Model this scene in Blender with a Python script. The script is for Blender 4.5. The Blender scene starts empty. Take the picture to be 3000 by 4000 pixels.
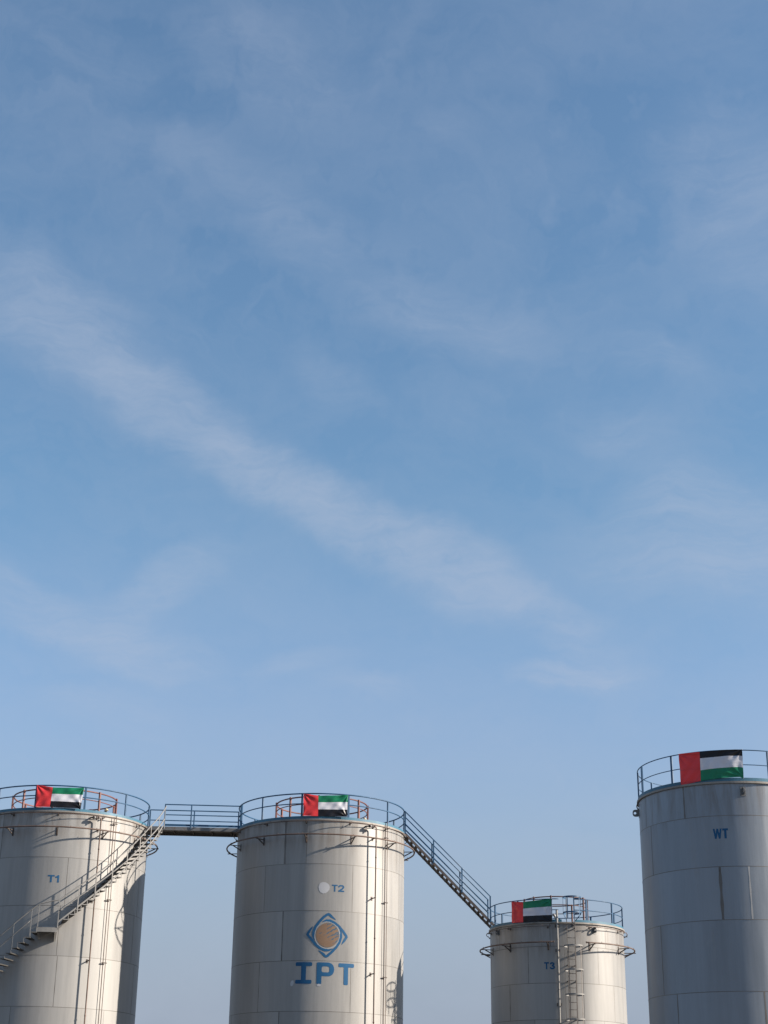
import bpy, bmesh, math, random
from mathutils import Vector, Matrix

random.seed(7)
R = math.radians
C = bpy.context.scene.collection
SC = bpy.context.scene

# ------------------------------------------------------------------ camera
cam = bpy.data.cameras.new("camera")
cam_o = bpy.data.objects.new("camera", cam)
C.objects.link(cam_o)
cam.sensor_fit = 'VERTICAL'
cam.sensor_height = 24.0
cam.lens = 24.0 * 6100.0 / 4000.0
cam.clip_end = 12000
cam_o.matrix_world = Matrix.Rotation(R(90 + 22.5287), 4, 'X') @ Matrix.Rotation(R(0.7783), 4, 'Z')
SC.camera = cam_o

# ------------------------------------------------------------------ sun, sky, exposure
SUN_AZ, SUN_EL = 99.0, 25.3            # clockwise from +Y, and above the horizon
sv = Vector((math.sin(R(SUN_AZ)) * math.cos(R(SUN_EL)), math.cos(R(SUN_AZ)) * math.cos(R(SUN_EL)), math.sin(R(SUN_EL))))
sun = bpy.data.lights.new("sun", 'SUN')
sun.energy = 4.6
sun.angle = R(0.53)
sun.color = (1.0, 0.89, 0.765)
sun_o = bpy.data.objects.new("sun", sun)
sun_o.rotation_euler = sv.to_track_quat('Z', 'Y').to_euler()
C.objects.link(sun_o)

SC.view_settings.view_transform = 'Standard'
SC.view_settings.look = 'None'
SC.view_settings.exposure = 1.05
SC.view_settings.gamma = 1.0

W = bpy.data.worlds.new("World")
SC.world = W
W.use_nodes = True
wn, wl = W.node_tree.nodes, W.node_tree.links
wn.clear()


class NT:
    """small helper to wire shader nodes"""
    def __init__(s, tree):
        s.n, s.l = tree.nodes, tree.links

    def put(s, sock, v):
        if hasattr(v, 'is_output'):
            s.l.new(v, sock)
        else:
            sock.default_value = v

    def math(s, op, a, b=0.0, c=None, clamp=False):
        m = s.n.new('ShaderNodeMath'); m.operation = op; m.use_clamp = clamp
        s.put(m.inputs[0], a); s.put(m.inputs[1], b)
        if c is not None:
            s.put(m.inputs[2], c)
        return m.outputs[0]

    def maprange(s, v, a, b, c, d, interp='LINEAR'):
        m = s.n.new('ShaderNodeMapRange'); m.interpolation_type = interp
        s.put(m.inputs['Value'], v)
        for k, x in zip(('From Min', 'From Max', 'To Min', 'To Max'), (a, b, c, d)):
            s.put(m.inputs[k], x)
        return m.outputs['Result']

    def noise(s, vec, scale, detail=4.0, rough=0.5, dist=0.0):
        m = s.n.new('ShaderNodeTexNoise')
        s.l.new(vec, m.inputs['Vector'])
        m.inputs['Scale'].default_value = scale; m.inputs['Detail'].default_value = detail
        m.inputs['Roughness'].default_value = rough; m.inputs['Distortion'].default_value = dist
        return m.outputs[0]

    def mapping(s, vec, loc=(0, 0, 0), rot=(0, 0, 0), scale=(1, 1, 1), kind='POINT'):
        m = s.n.new('ShaderNodeMapping'); m.vector_type = kind
        s.l.new(vec, m.inputs['Vector'])
        m.inputs['Location'].default_value = loc; m.inputs['Rotation'].default_value = rot
        m.inputs['Scale'].default_value = scale
        return m.outputs[0]

    def mix(s, f, a, b, blend='MIX'):
        m = s.n.new('ShaderNodeMix'); m.data_type = 'RGBA'; m.blend_type = blend
        s.put(m.inputs[0], f); s.put(m.inputs[6], a); s.put(m.inputs[7], b)
        return m.outputs[2]


nt = NT(W.node_tree)
sky = wn.new('ShaderNodeTexSky')
sky.sky_type = 'NISHITA'
sky.sun_disc = False
sky.sun_elevation = R(SUN_EL)
sky.sun_rotation = R(SUN_AZ)
sky.altitude = 0
sky.air_density = 1.3
sky.dust_density = 1.0
sky.ozone_density = 4.0
tc = wn.new('ShaderNodeTexCoord')
sep = wn.new('ShaderNodeSeparateXYZ')
wl.new(tc.outputs['Generated'], sep.inputs[0])
az = nt.math('MULTIPLY', nt.math('ARCTAN2', sep.outputs[0], sep.outputs[1]), 57.2958)
el = nt.math('MULTIPLY', nt.math('ARCSINE', sep.outputs[2]), 57.2958)
comb = wn.new('ShaderNodeCombineXYZ')
wl.new(az, comb.inputs[0]); wl.new(el, comb.inputs[1])
P0 = comb.outputs[0]
# wispy distortion of the direction, in degrees
nz = wn.new('ShaderNodeTexNoise'); wl.new(P0, nz.inputs['Vector'])
nz.inputs['Scale'].default_value = 0.16; nz.inputs['Detail'].default_value = 5; nz.inputs['Roughness'].default_value = 0.55
vs = wn.new('ShaderNodeVectorMath'); vs.operation = 'SUBTRACT'; wl.new(nz.outputs[1], vs.inputs[0]); vs.inputs[1].default_value = (.5, .5, .5)
vm = wn.new('ShaderNodeVectorMath'); vm.operation = 'SCALE'; wl.new(vs.outputs[0], vm.inputs[0]); vm.inputs['Scale'].default_value = 3.2
va = wn.new('ShaderNodeVectorMath'); va.operation = 'ADD'; wl.new(P0, va.inputs[0]); wl.new(vm.outputs[0], va.inputs[1])
P1 = va.outputs[0]
# cirrus: (azimuth, elevation, tilt, half length, half width, strength), degrees
CIRRUS = [(-13.6,28.3,-17,5.6,1.9,0.80),(-8.4,25.9,-25,4.8,1.5,1.05),(-4.1,23.6,-28,4.3,1.35,1.35),(-0.4,21.7,-26,4.2,1.35,1.0),(2.7,20.5,-21.9,4.0,1.55,1.30),(6.4,19.2,-12.0,3.3,0.8,0.8),(-13.45,30.0,-21.0,4.2,1.1,0.40),(-5.79,33.87,-18.8,4.29,1.60,0.12),(-3.74,32.42,-27.5,4.46,1.70,0.17),(-13.72,37.53,0.5,4.09,1.87,0.15),(-5.25,38.23,-11.5,4.55,2.21,0.30),(-9.78,35.28,-5.7,3.34,1.02,0.15),(0.48,38.89,41.3,2.33,0.68,0.18),(2.58,29.67,-9.8,5.34,1.53,0.35),(2.74,36.20,-9.6,2.23,0.85,0.12),(15.4,33.0,-39.2,5.07,3.6,0.42),(13.3,21.6,-23.4,4.6,2.6,1.0),(10.67,20.55,-18.0,4.53,1.70,0.45),(-13.52,18.80,-22.8,3.03,1.3,0.85),(-10.60,18.03,-9.0,3.09,1.4,0.75),(-8.51,16.90,-10.3,3.81,1.1,0.8),(-8.20,19.79,30,3.0,1.2,0.7),(7.45,16.74,-3.2,3.22,0.8,1.1),(7.50,18.00,-17.5,2.63,1.02,0.45),(-0.78,16.19,-5.8,2.10,0.85,0.45),(-3.09,17.14,11.5,2.51,0.68,0.30),(11.28,27.88,-9.7,2.49,1.02,0.30),(-9.91,15.00,-7.7,3.42,1.02,0.35),(9.65,25.56,-10.9,2.94,1.36,0.30),(-2.36,27.15,-32.9,3.03,1.19,0.20),
          # the same cirrus carries on beyond the picture
          (-30,30,-20,8,3,.6),(-45,24,-15,9,2.5,.5),(32,28,-25,8,3,.6),(48,36,-15,9,4,.5),(70,45,-30,12,4,.5),(-70,40,-20,14,4,.5),(120,35,-20,14,4,.4),(-120,40,-20,14,5,.5),(170,45,-20,14,5,.5)]
total = None
for (a, e, t, L, w, s) in CIRRUS:
    m = nt.mapping(P1, (a, e, 0), (0, 0, R(t)), (L * 1.3, w * 1.25, 1e6), 'TEXTURE')
    ln = wn.new('ShaderNodeVectorMath'); ln.operation = 'LENGTH'; wl.new(m, ln.inputs[0])
    g = nt.maprange(ln.outputs['Value'], 0.0, 1.0, s, 0.0, 'SMOOTHERSTEP')
    total = g if total is None else nt.math('ADD', total, g)
fib = nt.noise(nt.mapping(P1, rot=(0, 0, R(28)), scale=(0.16, 0.62, 1)), 1.0, 7, 0.62, 0.4)
fib2 = nt.noise(nt.mapping(P1, rot=(0, 0, R(18)), scale=(0.08, 0.2, 1)), 1.0, 5, 0.6, 0.3)
fib3 = nt.noise(nt.mapping(P1, rot=(0, 0, R(27)), scale=(0.30, 1.9, 1)), 1.0, 9, 0.66, 0.5)
wisp = nt.math('MULTIPLY', nt.maprange(fib, 0.30, 0.68, 0.25, 1.35), nt.maprange(fib3, 0.30, 0.70, 0.50, 1.50))
veil = nt.maprange(fib2, 0.38, 0.75, 0.0, 0.34)
mask = nt.math('ADD', nt.math('MULTIPLY', total, wisp), veil)
mask = nt.math('MULTIPLY', nt.math('DIVIDE', mask, nt.math('ADD', mask, 1.1)), 0.74)
skyc = sky.outputs[0]
hs = wn.new('ShaderNodeHueSaturation'); wl.new(skyc, hs.inputs['Color'])
hs.inputs['Saturation'].default_value = 0.99; hs.inputs['Hue'].default_value = 0.5
tint = nt.mix(nt.maprange(el, 13.0, 24.0, 0, 1, 'SMOOTHSTEP'), (1.05, 0.985, 1.03, 1), (0.91, 1.0, 1.0, 1))
skyc = nt.mix(1.0, hs.outputs[0], tint, 'MULTIPLY')
cloud = (2.9, 3.3, 4.1, 1)
# dusty band low over the horizon
dusty = nt.maprange(el, 1.0, 18.0, 0.95, 0.0, 'SMOOTHSTEP')
skyc = nt.mix(dusty, skyc, (1.90, 2.26, 3.0, 1))
col = nt.mix(mask, skyc, cloud)
bg = wn.new('ShaderNodeBackground'); bg.inputs['Strength'].default_value = 0.0785
wl.new(col, bg.inputs['Color'])
wo = wn.new('ShaderNodeOutputWorld'); wl.new(bg.outputs[0], wo.inputs['Surface'])

# ------------------------------------------------------------------ materials
def principled(name):
    m = bpy.data.materials.new(name); m.use_nodes = True
    n = m.node_tree.nodes
    return m, NT(m.node_tree), n['Principled BSDF']


def paint(name, base, rough=0.45, metal=0.0, wear=(0.20, 0.12, 0.08), amount=0.25, scale=6.0, vary=0.25):
    """painted or bare steel with rust / dirt patches and a little tone variation"""
    m, k, b = principled(name)
    t = k.n.new('ShaderNodeTexCoord')
    n1 = k.noise(t.outputs['Object'], scale, 6, 0.65)
    n2 = k.noise(t.outputs['Object'], scale * 0.3, 3, 0.5)
    dark = tuple(c * (1 - vary) for c in base) + (1,)
    lite = tuple(min(1, c * (1 + vary)) for c in base) + (1,)
    c1 = k.mix(k.maprange(n2, 0.3, 0.7, 0, 1), dark, lite)
    f = k.maprange(n1, 0.58, 0.70, 0.0, amount)
    k.l.new(k.mix(f, c1, tuple(wear) + (1,)), b.inputs['Base Color'])
    k.l.new(k.maprange(n1, 0.3, 0.7, rough - 0.08, rough + 0.15), b.inputs['Roughness'])
    b.inputs['Metallic'].default_value = metal
    return m


def shell_material(name, tint, metal, rough, seed, top):
    """weathered aluminium-painted plate: tone per plate, vertical rain streaks, slight buckling"""
    m, k, b = principled(name)
    uv = k.n.new('ShaderNodeUVMap'); uv.uv_map = 'plate_uv'
    at = k.n.new('ShaderNodeAttribute'); at.attribute_name = 'plate_tone'
    U = k.mapping(uv.outputs[0], loc=(seed * 13.7, seed * 5.1, 0))
    broad = k.noise(k.mapping(U, scale=(0.75, 0.07, 1)), 1.0, 4, 0.55)
    streak = k.noise(k.mapping(U, scale=(4.2, 0.22, 1)), 1.0, 6, 0.6, 0.15)
    fine = k.noise(k.mapping(U, scale=(22.0, 0.9, 1)), 1.0, 3, 0.6)
    blot = k.noise(k.mapping(U, scale=(1.3, 1.0, 1)), 1.0, 6, 0.6, 0.6)
    v = k.math('ADD', k.math('MULTIPLY', broad, 0.55), k.math('MULTIPLY', streak, 0.45))
    v = k.math('ADD', v, k.math('MULTIPLY', k.math('SUBTRACT', fine, 0.5), 0.10))
    v = k.math('ADD', v, k.math('MULTIPLY', k.math('SUBTRACT', at.outputs['Fac'], 0.5), 0.09))
    lo = tuple(c * 0.74 for c in tint) + (1,)
    hi = tuple(min(1, c * 1.13) for c in tint) + (1,)
    c = k.mix(k.maprange(v, 0.30, 0.70, 0, 1), lo, hi)
    grime = k.math('MULTIPLY', k.maprange(streak, 0.56, 0.80, 0, 1), k.maprange(blot, 0.42, 0.7, 0.0, 0.55))
    c = k.mix(grime, c, (0.17, 0.135, 0.10, 1))
    pale = k.math('MULTIPLY', k.maprange(blot, 0.62, 0.80, 0, 0.35), k.maprange(fine, 0.4, 0.7, 0.3, 1))
    c = k.mix(pale, c, (0.36, 0.355, 0.345, 1))
    # run-off dirt below the rim and its fittings, fading out down the first plates
    sp = k.n.new('ShaderNodeSeparateXYZ'); k.l.new(uv.outputs[0], sp.inputs[0])
    band = k.maprange(sp.outputs[1], top - 1.9, top - 0.2, 0.0, 1.0, 'SMOOTHSTEP')
    runs = k.noise(k.mapping(U, scale=(3.1, 0.35, 1), loc=(7, 3, 0)), 1.0, 6, 0.65, 0.5)
    c = k.mix(k.math('MULTIPLY', band, k.maprange(runs, 0.44, 0.64, 0.0, 0.55)), c, (0.125, 0.10, 0.080, 1))
    k.l.new(c, b.inputs['Base Color'])
    rr = k.math('ADD', k.maprange(streak, 0.3, 0.7, rough - 0.07, rough + 0.08), k.math('MULTIPLY', at.outputs['Fac'], 0.06))
    k.l.new(rr, b.inputs['Roughness'])
    b.inputs['Metallic'].default_value = metal
    bmp = k.n.new('ShaderNodeBump'); bmp.inputs['Strength'].default_value = 0.32; bmp.inputs['Distance'].default_value = 0.035
    buck = k.noise(k.mapping(U, scale=(1.1, 0.33, 1)), 1.0, 3, 0.45)
    k.l.new(k.math('ADD', buck, k.math('MULTIPLY', streak, 0.07)), bmp.inputs['Height'])
    k.l.new(bmp.outputs[0], b.inputs['Normal'])
    return m


M = {}
M['blue'] = paint('blue_enamel', (0.010, 0.064, 0.140), 0.5, 0, (0.06, 0.08, 0.10), 0.25, 7)
M['toe'] = paint('faded_blue_enamel', (0.034, 0.125, 0.19), 0.5, 0, (0.16, 0.20, 0.22), 0.5, 3)
M['oxide'] = paint('red_oxide_primer', (0.145, 0.055, 0.046), 0.6, 0, (0.18, 0.10, 0.08), 0.5, 5)
M['oxdark'] = paint('dark_oxide_primer', (0.095, 0.045, 0.040), 0.6, 0, (0.13, 0.09, 0.08), 0.5, 5)
M['rust'] = paint('rusty_pipe', (0.125, 0.085, 0.068), 0.6, 0.15, (0.09, 0.05, 0.035), 0.7, 6, 0.35)
M['darksteel'] = paint('dark_rusted_steel', (0.062, 0.050, 0.045), 0.6, 0.15, (0.17, 0.09, 0.055), 0.6, 8, 0.35)
M['galv'] = paint('galvanised_steel', (0.30, 0.295, 0.285), 0.5, 0.3, (0.25, 0.21, 0.17), 0.45, 9, 0.15)
M['treadplate'] = paint('dull_tread_plate', (0.042, 0.040, 0.038), 0.7, 0.0, (0.06, 0.045, 0.035), 0.5, 12, 0.25)
M['tube'] = paint('weathered_tube', (0.20, 0.196, 0.188), 0.65, 0.0, (0.12, 0.10, 0.085), 0.4, 9, 0.15)
M['oldgalv'] = paint('old_ladder_steel', (0.135, 0.118, 0.105), 0.6, 0.1, (0.12, 0.065, 0.045), 0.6, 9, 0.25)
M['grating'] = paint('galvanised_grating', (0.17, 0.165, 0.158), 0.6, 0.3, (0.16, 0.12, 0.09), 0.5, 12, 0.25)
M['fascia'] = paint('grey_channel', (0.15, 0.15, 0.15), 0.5, 0.3, (0.13, 0.09, 0.07), 0.6, 4, 0.25)
M['stringer'] = paint('brown_grey_channel', (0.085, 0.072, 0.068), 0.55, 0.2, (0.16, 0.09, 0.06), 0.5, 5, 0.25)
M['weld'] = paint('weathered_weld', (0.135, 0.126, 0.116), 0.55, 0.3, (0.08, 0.065, 0.055), 0.8, 1.7, 0.35)
M['weldlite'] = paint('pale_weld', (0.33, 0.325, 0.315), 0.55, 0.3, (0.12, 0.11, 0.10), 0.9, 2.2, 0.3)
M['signblue'] = paint('sign_blue_paint', (0.009, 0.080, 0.185), 0.6, 0, (0.06, 0.14, 0.22), 0.35, 2.5, 0.14)
M['signblue'].node_tree.nodes['Principled BSDF'].inputs['Specular IOR Level'].default_value = 0.3
M['pale'] = paint('pale_overpaint', (0.40, 0.405, 0.42), 0.5, 0.2, (0.34, 0.34, 0.35), 0.5, 4, 0.08)
M['halo'] = paint('thin_grey_overpaint', (0.315, 0.312, 0.305), 0.5, 0.2, (0.29, 0.285, 0.28), 0.5, 4, 0.10)
M['ball'] = paint('faded_orange_paint', (0.185, 0.115, 0.070), 0.5, 0, (0.19, 0.145, 0.115), 0.7, 3.5, 0.15)
M['ballblue'] = paint('faded_slate_paint', (0.030, 0.085, 0.140), 0.5, 0, (0.20, 0.14, 0.10), 0.8, 9, 0.25)
M['yellow'] = paint('cream_valve_paint', (0.40, 0.33, 0.20), 0.5)
M['rim'] = paint('stained_rim', (0.22, 0.205, 0.185), 0.55, 0.2, (0.10, 0.075, 0.055), 0.7, 3, 0.25)
M['faint'] = paint('faint_overpaint', (0.300, 0.297, 0.29), 0.45, 0.3, (0.27, 0.27, 0.26), 0.5, 4, 0.10)
M['shell_T1'] = shell_material('plate_metal_first', (0.288, 0.283, 0.272), 0.22, 0.48, 1, 12.45)
M['shell_T2'] = shell_material('plate_metal_second', (0.288, 0.282, 0.270), 0.22, 0.48, 2, 12.39)
M['shell_T3'] = shell_material('plate_metal_third', (0.288, 0.283, 0.272), 0.22, 0.48, 3, 8.70)
M['shell_WT'] = shell_material('plate_metal_fourth', (0.225, 0.248, 0.275), 0.45, 0.40, 4, 10.99)


def ground_material():
    m, k, b = principled('sandy_ground')
    t = k.n.new('ShaderNodeTexCoord')
    n1 = k.noise(t.outputs['Object'], 0.05, 6, 0.6)
    n2 = k.noise(t.outputs['Object'], 1.5, 8, 0.65)
    c = k.mix(k.maprange(n1, 0.3, 0.7, 0, 1), (0.10, 0.085, 0.068, 1), (0.16, 0.138, 0.11, 1))
    c = k.mix(k.maprange(n2, 0.3, 0.7, 0, 0.5), c, (0.08, 0.07, 0.06, 1))
    k.l.new(c, b.inputs['Base Color']); b.inputs['Roughness'].default_value = 0.9
    bmp = k.n.new('ShaderNodeBump'); bmp.inputs['Strength'].default_value = 0.4
    k.l.new(n2, bmp.inputs['Height']); k.l.new(bmp.outputs[0], b.inputs['Normal'])
    return m


def flag_material(name, red_w, cuts, order):
    """woven polyester flag; bands by the cloth's own uv"""
    m, k, b = principled(name)
    uv = k.n.new('ShaderNodeUVMap'); uv.uv_map = 'cloth_uv'
    sp = k.n.new('ShaderNodeSeparateXYZ'); k.l.new(uv.outputs[0], sp.inputs[0])
    s, t = sp.outputs[0], sp.outputs[1]
    colr = {'green': (0.008, 0.175, 0.085, 1), 'white': (0.60, 0.60, 0.65, 1), 'black': (0.008, 0.007, 0.010, 1)}
    c = k.mix(k.math('GREATER_THAN', t, cuts[0]), colr[order[0]], colr[order[1]])
    c = k.mix(k.math('GREATER_THAN', t, cuts[1]), c, colr[order[2]])
    c = k.mix(k.math('LESS_THAN', s, red_w), c, (0.62, 0.040, 0.045, 1))
    # darker stitched hem round the cloth and along the seams
    def near(v, x, w):
        return k.math('LESS_THAN', k.math('ABSOLUTE', k.math('SUBTRACT', v, x)), w)
    hem = k.math('MAXIMUM', near(s, 0.0, 0.008), near(s, 1.0, 0.008))
    hem = k.math('MAXIMUM', hem, near(s, red_w, 0.004))
    c = k.mix(k.math('MULTIPLY', hem, 0.30), c, (0.02, 0.01, 0.01, 1))
    n = k.noise(k.mapping(uv.outputs[0], scale=(60, 30, 1)), 1.0, 2, 0.5)
    c = k.mix(0.12, c, k.mix(n, (0.0, 0.0, 0.0, 1), c))
    k.l.new(c, b.inputs['Base Color'])
    b.inputs['Roughness'].default_value = 0.36
    b.inputs['Sheen Weight'].default_value = 0.04; b.inputs['Specular IOR Level'].default_value = 0.3
    tr = k.n.new('ShaderNodeBsdfTranslucent'); k.l.new(c, tr.inputs['Color'])
    mx = k.n.new('ShaderNodeMixShader'); mx.inputs[0].default_value = 0.05
    out = k.n['Material Output']
    k.l.new(b.outputs[0], mx.inputs[1]); k.l.new(tr.outputs[0], mx.inputs[2]); k.l.new(mx.outputs[0], out.inputs['Surface'])
    bmp = k.n.new('ShaderNodeBump'); bmp.inputs['Strength'].default_value = 0.22; bmp.inputs['Distance'].default_value = 0.02
    cr = k.noise(k.mapping(uv.outputs[0], rot=(0, 0, R(35)), scale=(6, 14, 1)), 1.0, 4, 0.55, 0.8)
    k.l.new(cr, bmp.inputs['Height']); k.l.new(bmp.outputs[0], b.inputs['Normal'])
    return m


# ------------------------------------------------------------------ mesh helpers
class MB:
    """collects shapes in world coordinates; build() links them as ONE mesh object"""
    def __init__(s):
        s.v, s.f, s.mi, s.sm = [], [], [], []
        s.uv = None

    def face(s, pts, mat=0, smooth=False):
        i = len(s.v); s.v += [tuple(p) for p in pts]
        s.f.append(tuple(range(i, i + len(pts)))); s.mi.append(mat); s.sm.append(smooth)

    def add(s, verts, faces, mat=0, smooth=False):
        i = len(s.v); s.v += [tuple(p) for p in verts]
        for f in faces:
            s.f.append(tuple(i + a for a in f)); s.mi.append(mat); s.sm.append(smooth)

    def bar(s, p, q, w, h, up=(0, 0, 1), mat=0):
        """rectangular bar p->q; w across, h along 'up'; edges chamfered"""
        p, q = Vector(p), Vector(q)
        d = (q - p).normalized(); u = Vector(up)
        x = d.cross(u)
        if x.length < 1e-4:
            x = d.cross(Vector((1, 0, 0)))
        x.normalize(); y = x.cross(d).normalized()
        a, b_ = w / 2, h / 2
        c = min(a, b_) * 0.22
        prof = [(-a + c, -b_), (a - c, -b_), (a, -b_ + c), (a, b_ - c), (a - c, b_), (-a + c, b_), (-a, b_ - c), (-a, -b_ + c)]
        V = [p + x * i + y * j for i, j in prof] + [q + x * i + y * j for i, j in prof]
        F = [(k, (k + 1) % 8, 8 + (k + 1) % 8, 8 + k) for k in range(8)] + [tuple(range(7, -1, -1)), tuple(range(8, 16))]
        s.add(V, F, mat)

    def tube(s, pts, r, n=8, closed=False, mat=0):
        pts = [Vector(p) for p in pts]
        m = len(pts); V = []
        ref = None
        for i in range(m):
            if closed:
                d = pts[(i + 1) % m] - pts[i - 1]
            else:
                d = pts[min(i + 1, m - 1)] - pts[max(i - 1, 0)]
            d.normalize()
            if ref is None:
                ref = Vector((0, 0, 1)) if abs(d.z) < .9 else Vector((1, 0, 0))
            x = ref - d * ref.dot(d)
            x.normalize(); y = d.cross(x); ref = x
            for k in range(n):
                a = 2 * math.pi * k / n
                V.append(pts[i] + x * (math.cos(a) * r) + y * (math.sin(a) * r))
        F = []
        for i in range(m if closed else m - 1):
            j = (i + 1) % m
            for k in range(n):
                F.append((i * n + k, i * n + (k + 1) % n, j * n + (k + 1) % n, j * n + k))
        i0 = len(s.f)
        s.add(V, F, mat, True)
        if not closed:
            s.add(V[:n], [tuple(range(n - 1, -1, -1))], mat); s.add(V[-n:], [tuple(range(n))], mat)

    def ball(s, c, r, mat=0, n=10):
        c = Vector(c); V = []; F = []
        for i in range(n + 1):
            a = math.pi * i / n
            for k in range(n):
                b = 2 * math.pi * k / n
                V.append(c + Vector((math.sin(a) * math.cos(b), math.sin(a) * math.sin(b), math.cos(a))) * r)
        for i in range(n):
            for k in range(n):
                F.append((i * n + k, i * n + (k + 1) % n, (i + 1) * n + (k + 1) % n, (i + 1) * n + k))
        s.add(V, F, mat, True)

    def build(s, name, mats, parent=None, origin=None):
        if not isinstance(mats, (list, tuple)):
            mats = [mats]
        o0 = Vector(origin) if origin is not None else (Vector(parent['origin_point']) if parent is not None and 'origin_point' in parent else Vector((0, 0, 0)))
        me = bpy.data.meshes.new(name)
        me.from_pydata([(v[0] - o0.x, v[1] - o0.y, v[2] - o0.z) for v in s.v], [], s.f)
        for m in mats:
            me.materials.append(m)
        me.polygons.foreach_set('material_index', s.mi)
        me.polygons.foreach_set('use_smooth', s.sm)
        bm = bmesh.new(); bm.from_mesh(me)
        bmesh.ops.remove_doubles(bm, verts=bm.verts, dist=1e-5)
        bmesh.ops.recalc_face_normals(bm, faces=bm.faces)
        bm.to_mesh(me); bm.free()
        o = bpy.data.objects.new(name, me); C.objects.link(o)
        o['origin_point'] = tuple(o0)
        if parent is not None:
            o.parent = parent
        elif origin is not None:
            o.location = o0
        return o


def thing(name, label, cat, loc, group=None):
    o = bpy.data.objects.new(name, None); C.objects.link(o)
    o.location = loc; o.empty_display_size = 0.3
    o['origin_point'] = tuple(loc); o['label'] = label; o['category'] = cat
    if group:
        o['group'] = group
    return o


GROUND = -1.6


class Tank:
    """vertical cylinder; angles are degrees to the right of the side facing the viewpoint"""
    def __init__(s, x, y, rad, z):
        s.c = Vector((x, y, 0)); s.r = rad; s.z = z; s.top = z[0]
        d = math.hypot(x, y)
        s.a = Vector((-x / d, -y / d, 0)); s.rt = Vector((y / d, -x / d, 0))

    def n(s, th):
        t = R(th); return s.a * math.cos(t) + s.rt * math.sin(t)

    def tan(s, th):
        t = R(th); return -s.a * math.sin(t) + s.rt * math.cos(t)

    def p(s, th, z, dr=0.0):
        v = s.c + s.n(th) * (s.r + dr); v.z = z; return v

    def arc(s, a, b, z, dr=0.0, step=3.0):
        n = max(2, int(abs(b - a) / step)); return [s.p(a + (b - a) * i / n, z, dr) for i in range(n + 1)]

    def ring(s, z, dr=0.0, n=120):
        return [s.p(360 * i / n, z, dr) for i in range(n)]


T1 = Tank(-13.010, 64.386, 3.461, [12.452, 10.654, 8.816, 6.973, 5.120])
T2 = Tank(-2.420, 65.008, 3.447, [12.391, 10.643, 8.847, 6.978, 5.133])
T3 = Tank(7.271, 65.397, 2.702, [8.701, 7.781, 6.400, 5.045])
WT = Tank(11.309, 50.755, 2.822, [10.993, 9.941, 8.388, 6.803, 4.732])

# ------------------------------------------------------------------ ground
mb = MB()
G = 5000
mb.face([(-G, -G, GROUND), (G, -G, GROUND), (G, G, GROUND), (-G, G, GROUND)])
g = mb.build('ground', ground_material())
g['kind'] = 'structure'


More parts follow.
